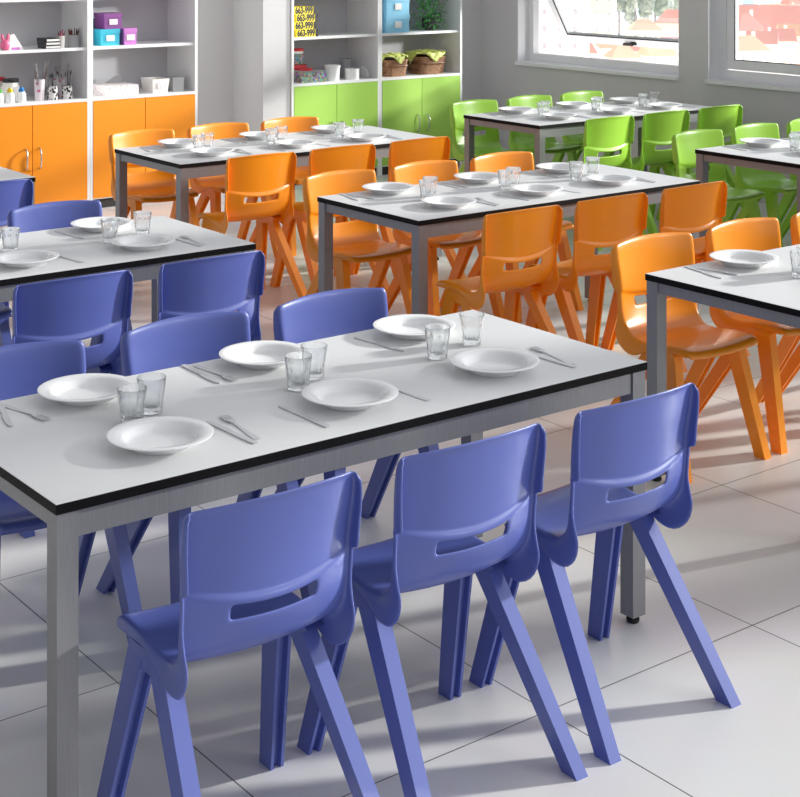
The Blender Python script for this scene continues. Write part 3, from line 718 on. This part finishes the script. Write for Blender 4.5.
# ------------------------------------------------------------------ the town outside
ZG = -40.0
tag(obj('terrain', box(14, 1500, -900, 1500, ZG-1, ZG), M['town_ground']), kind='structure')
def at(px, w, z=ZG):
    t = (px-400)/F; return (w*(t*math.cos(A)+math.sin(A)), w*(math.cos(A)-t*math.sin(A)), z)
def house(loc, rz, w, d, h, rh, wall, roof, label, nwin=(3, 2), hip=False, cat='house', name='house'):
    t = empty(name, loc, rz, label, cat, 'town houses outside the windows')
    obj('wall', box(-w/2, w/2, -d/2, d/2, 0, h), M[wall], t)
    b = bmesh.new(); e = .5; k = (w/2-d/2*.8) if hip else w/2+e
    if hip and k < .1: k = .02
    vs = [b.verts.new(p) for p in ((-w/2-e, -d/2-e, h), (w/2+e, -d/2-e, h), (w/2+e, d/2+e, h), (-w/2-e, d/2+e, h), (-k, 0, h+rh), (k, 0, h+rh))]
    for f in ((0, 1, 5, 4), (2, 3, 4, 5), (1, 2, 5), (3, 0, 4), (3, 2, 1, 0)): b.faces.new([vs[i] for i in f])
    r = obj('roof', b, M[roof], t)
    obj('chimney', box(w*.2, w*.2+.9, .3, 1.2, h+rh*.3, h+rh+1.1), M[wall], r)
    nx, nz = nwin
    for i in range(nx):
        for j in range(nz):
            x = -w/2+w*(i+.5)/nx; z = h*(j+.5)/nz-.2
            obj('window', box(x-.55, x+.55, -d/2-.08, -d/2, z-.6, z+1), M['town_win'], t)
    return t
rh_ = random.Random(21)
cols = ['terracotta', 'pale red', 'dusty']
roofs = ['town_roof', 'town_roof2', 'town_roof3']; walls = ['town_white', 'town_cream', 'town_pink']
spots_ = [(541, 440, 26, 16, 48, 4, 0, 1, 'tall pale block of flats at the left of the open window', (6, 10)),
          (571, 520, 12, 11, 34, 3, 1, 2, 'grey roofed tall house seen through the open sash', (3, 6)),
          (598, 570, 13, 12, 46, 4, 1, 1, 'tall cream building in the middle of the open window', (3, 8)),
          (552, 505, 9, 8, 9, 4, 2, 1, 'small rose house low in the open window at left', (3, 2)),
          (568, 480, 9, 8, 5.5, 4, 0, 1, 'white house with orange roof below the opened sash corner', (3, 2)),
          (586, 470, 9, 8, 5.5, 4, 1, 0, 'cream house with red roof under the sash rail', (3, 2)),
          (606, 500, 11, 8, 6, 4, 0, 1, 'white house under the rail, left of the window handle', (3, 2)),
          (622, 475, 9, 8, 5.5, 4, 2, 1, 'rose house just below the window handle', (3, 2)),
          (640, 495, 10, 8, 6, 4, 0, 0, 'white red-roofed house right of the window handle', (3, 2)),
          (657, 470, 9, 8, 5.5, 4, 1, 1, 'cream house low right in the open window', (3, 2)),
          (674, 490, 9, 8, 6, 4, 0, 2, 'white house with dull roof at window right end', (3, 2)),
          (673, 570, 12, 9, 11, 5, 2, 0, 'red roofed rose house before the trees', (3, 2)),
          (644, 560, 11, 9, 9, 4, 1, 1, 'cream house at the foot of the tall trees', (3, 2)),
          (747, 470, 11, 8, 8, 4.5, 0, 1, 'orange roofed house low in the right window', (3, 2)),
          (775, 560, 30, 13, 9, 9, 2, 0, 'big house with a long steep red roof', (5, 2)),
          (762, 485, 9, 8, 9, 4, 0, 0, 'small white house before the big red roof', (3, 2)),
          (779, 470, 9, 8, 9, 4, 1, 0, 'small cream red-roofed house before the big roof', (3, 2)),
          (797, 490, 12, 9, 10, 4, 2, 1, 'rose house cut off by the right edge', (3, 2)),
          (750, 640, 14, 10, 10, 5, 1, 2, 'dull roofed house behind, near the right window frame', (3, 2)),
          (746, 540, 10, 9, 10, 6, 0, 0, 'red roofed white house beside the right window frame', (3, 2)),
          (770, 690, 18, 12, 9, 4, 1, 1, 'cream house far behind near the river', (3, 2))]
placed = []
def free(px, w, r):
    while any(math.dist(at(px, w)[:2], p[:2]) < r+p[2] for p in placed): w += 4
    placed.append(at(px, w)[:2]+(r,)); return w
placed.append(at(792, 590)[:2]+(5,))
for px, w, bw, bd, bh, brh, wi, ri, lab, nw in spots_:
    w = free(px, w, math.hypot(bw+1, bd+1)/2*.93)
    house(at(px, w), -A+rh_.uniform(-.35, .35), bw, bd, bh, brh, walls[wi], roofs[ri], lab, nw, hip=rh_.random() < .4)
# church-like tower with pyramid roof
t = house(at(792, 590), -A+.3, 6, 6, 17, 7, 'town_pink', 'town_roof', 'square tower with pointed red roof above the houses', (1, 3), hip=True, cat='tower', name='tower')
def tree(px, w, h, r, label, seed):
    w = free(px, w, r*.9)
    t = empty('tree', at(px, w), 0, label, 'tree', 'hazy trees outside the open window'); rn = random.Random(seed)
    obj('trunk', tube([(0, 0, 0), (.2, 0, h*.3), (0, .1, h*.6)], [.6, .45, .25], 8), M['town_bark'], t, smooth=60)
    b = bmesh.new()
    for i in range(16):
        a = rn.uniform(0, 2*PI); q = rn.uniform(0, .8)*r; zc = h*.3+rn.random()*h*.62; s = r*rn.uniform(.25, .5)*(1.1-.4*zc/h)
        n0 = len(b.verts)
        bmesh.ops.create_icosphere(b, subdivisions=2, radius=s, matrix=Matrix.Translation((q*math.cos(a), q*math.sin(a), zc)))
    for v in b.verts: v.co += Vector((rn.uniform(-1, 1), rn.uniform(-1, 1), rn.uniform(-1, 1)))*r*.07
    obj('crown', b, M['town_tree'], t)
for i, (px, w, h, r, lab) in enumerate([(619, 610, 27, 6.5, 'leftmost hazy tree beside the cream building'), (635, 630, 31, 9, 'tall hazy tree in the open window, second from left'), (655, 640, 28, 8.5, 'rounded grey-green tree right of the tall one'),
                                        (676, 660, 25, 8, 'rightmost hazy tree in the open window'), (744, 600, 15, 7, 'lone tree behind roofs in the right window')]): tree(px, w, h, r, lab, i)
x_, y_, z_ = at(775, 640)
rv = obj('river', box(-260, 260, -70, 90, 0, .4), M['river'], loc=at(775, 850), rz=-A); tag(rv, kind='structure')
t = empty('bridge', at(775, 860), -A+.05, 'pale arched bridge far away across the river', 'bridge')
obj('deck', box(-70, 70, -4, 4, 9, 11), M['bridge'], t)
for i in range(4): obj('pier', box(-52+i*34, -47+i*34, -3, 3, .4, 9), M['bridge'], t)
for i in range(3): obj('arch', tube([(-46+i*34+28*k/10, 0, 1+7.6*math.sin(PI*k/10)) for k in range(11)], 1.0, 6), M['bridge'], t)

# ------------------------------------------------------------------ light
w = bpy.data.worlds.new('world'); bpy.context.scene.world = w; w.use_nodes = True; nt = w.node_tree
bg = nt.nodes['Background']; tc = nt.nodes.new('ShaderNodeTexCoord'); sx = nt.nodes.new('ShaderNodeSeparateXYZ')
nt.links.new(tc.outputs['Generated'], sx.inputs[0])
def math_(op, a, b=None, c=None):
    n = nt.nodes.new('ShaderNodeMath'); n.operation = op
    for i, v in enumerate((a, b, c)):
        if v is None: continue
        if isinstance(v, (int, float)): n.inputs[i].default_value = v
        else: nt.links.new(v, n.inputs[i])
    return n.outputs[0]
px_ = math_('MAXIMUM', sx.outputs['X'], 0); py_ = math_('MAXIMUM', math_('MULTIPLY', sx.outputs['Y'], -1), 0); pz_ = math_('MAXIMUM', sx.outputs['Z'], 0)
st = math_('MULTIPLY_ADD', px_, 1.1, .36); st = math_('MULTIPLY_ADD', py_, .38, st); st = math_('MULTIPLY_ADD', pz_, -.10, st)
nt.links.new(st, bg.inputs['Strength'])
bg.inputs['Color'].default_value = (.93, .95, 1, 1)
sun = bpy.data.lights.new('sun', 'SUN'); so = bpy.data.objects.new('sun', sun); C.objects.link(so)
EL = math.radians(18); d = Vector((-math.cos(EL), .27*math.cos(EL), -math.sin(EL)))
so.rotation_euler = d.to_track_quat('-Z', 'Y').to_euler(); sun.energy = 5.8; sun.angle = math.radians(3.2); sun.color = (1, .965, .92)
so.location = (12, 0, 6)
s2 = bpy.data.lights.new('soft_daylight', 'SUN'); s2o = bpy.data.objects.new('soft_daylight', s2); C.objects.link(s2o); s2o.location = (6, -4, 6)  # added weak second sun, a fill for cabinet fronts and back wall
s2o.rotation_euler = Vector((-.50, .80, -.38)).to_track_quat('-Z', 'Y').to_euler(); s2.energy = .22; s2.angle = math.radians(9)
sp = bpy.data.lights.new('window_glow', 'SPOT'); spo = bpy.data.objects.new('window_glow', sp); C.objects.link(spo)  # unseen spot added outside the windows to brighten shelves and cabinets
spo.location = (14, 1.8, 3.2); spo.rotation_euler = (Vector((5.2, 10.1, 1.05))-spo.location).to_track_quat('-Z', 'Y').to_euler()
sp.energy = 3700; sp.spot_size = math.radians(40); sp.spot_blend = .6; sp.shadow_soft_size = .45; sp.color = (1, .97, .94)
sc = bpy.context.scene
sc.view_settings.view_transform = 'Standard'; sc.view_settings.look = 'None'; sc.view_settings.exposure = 0
sc.cycles.max_bounces = 10; sc.cycles.transparent_max_bounces = 24; sc.cycles.transmission_bounces = 10; sc.cycles.caustics_refractive = False; sc.cycles.caustics_reflective = False
sc.cycles.use_denoising = True
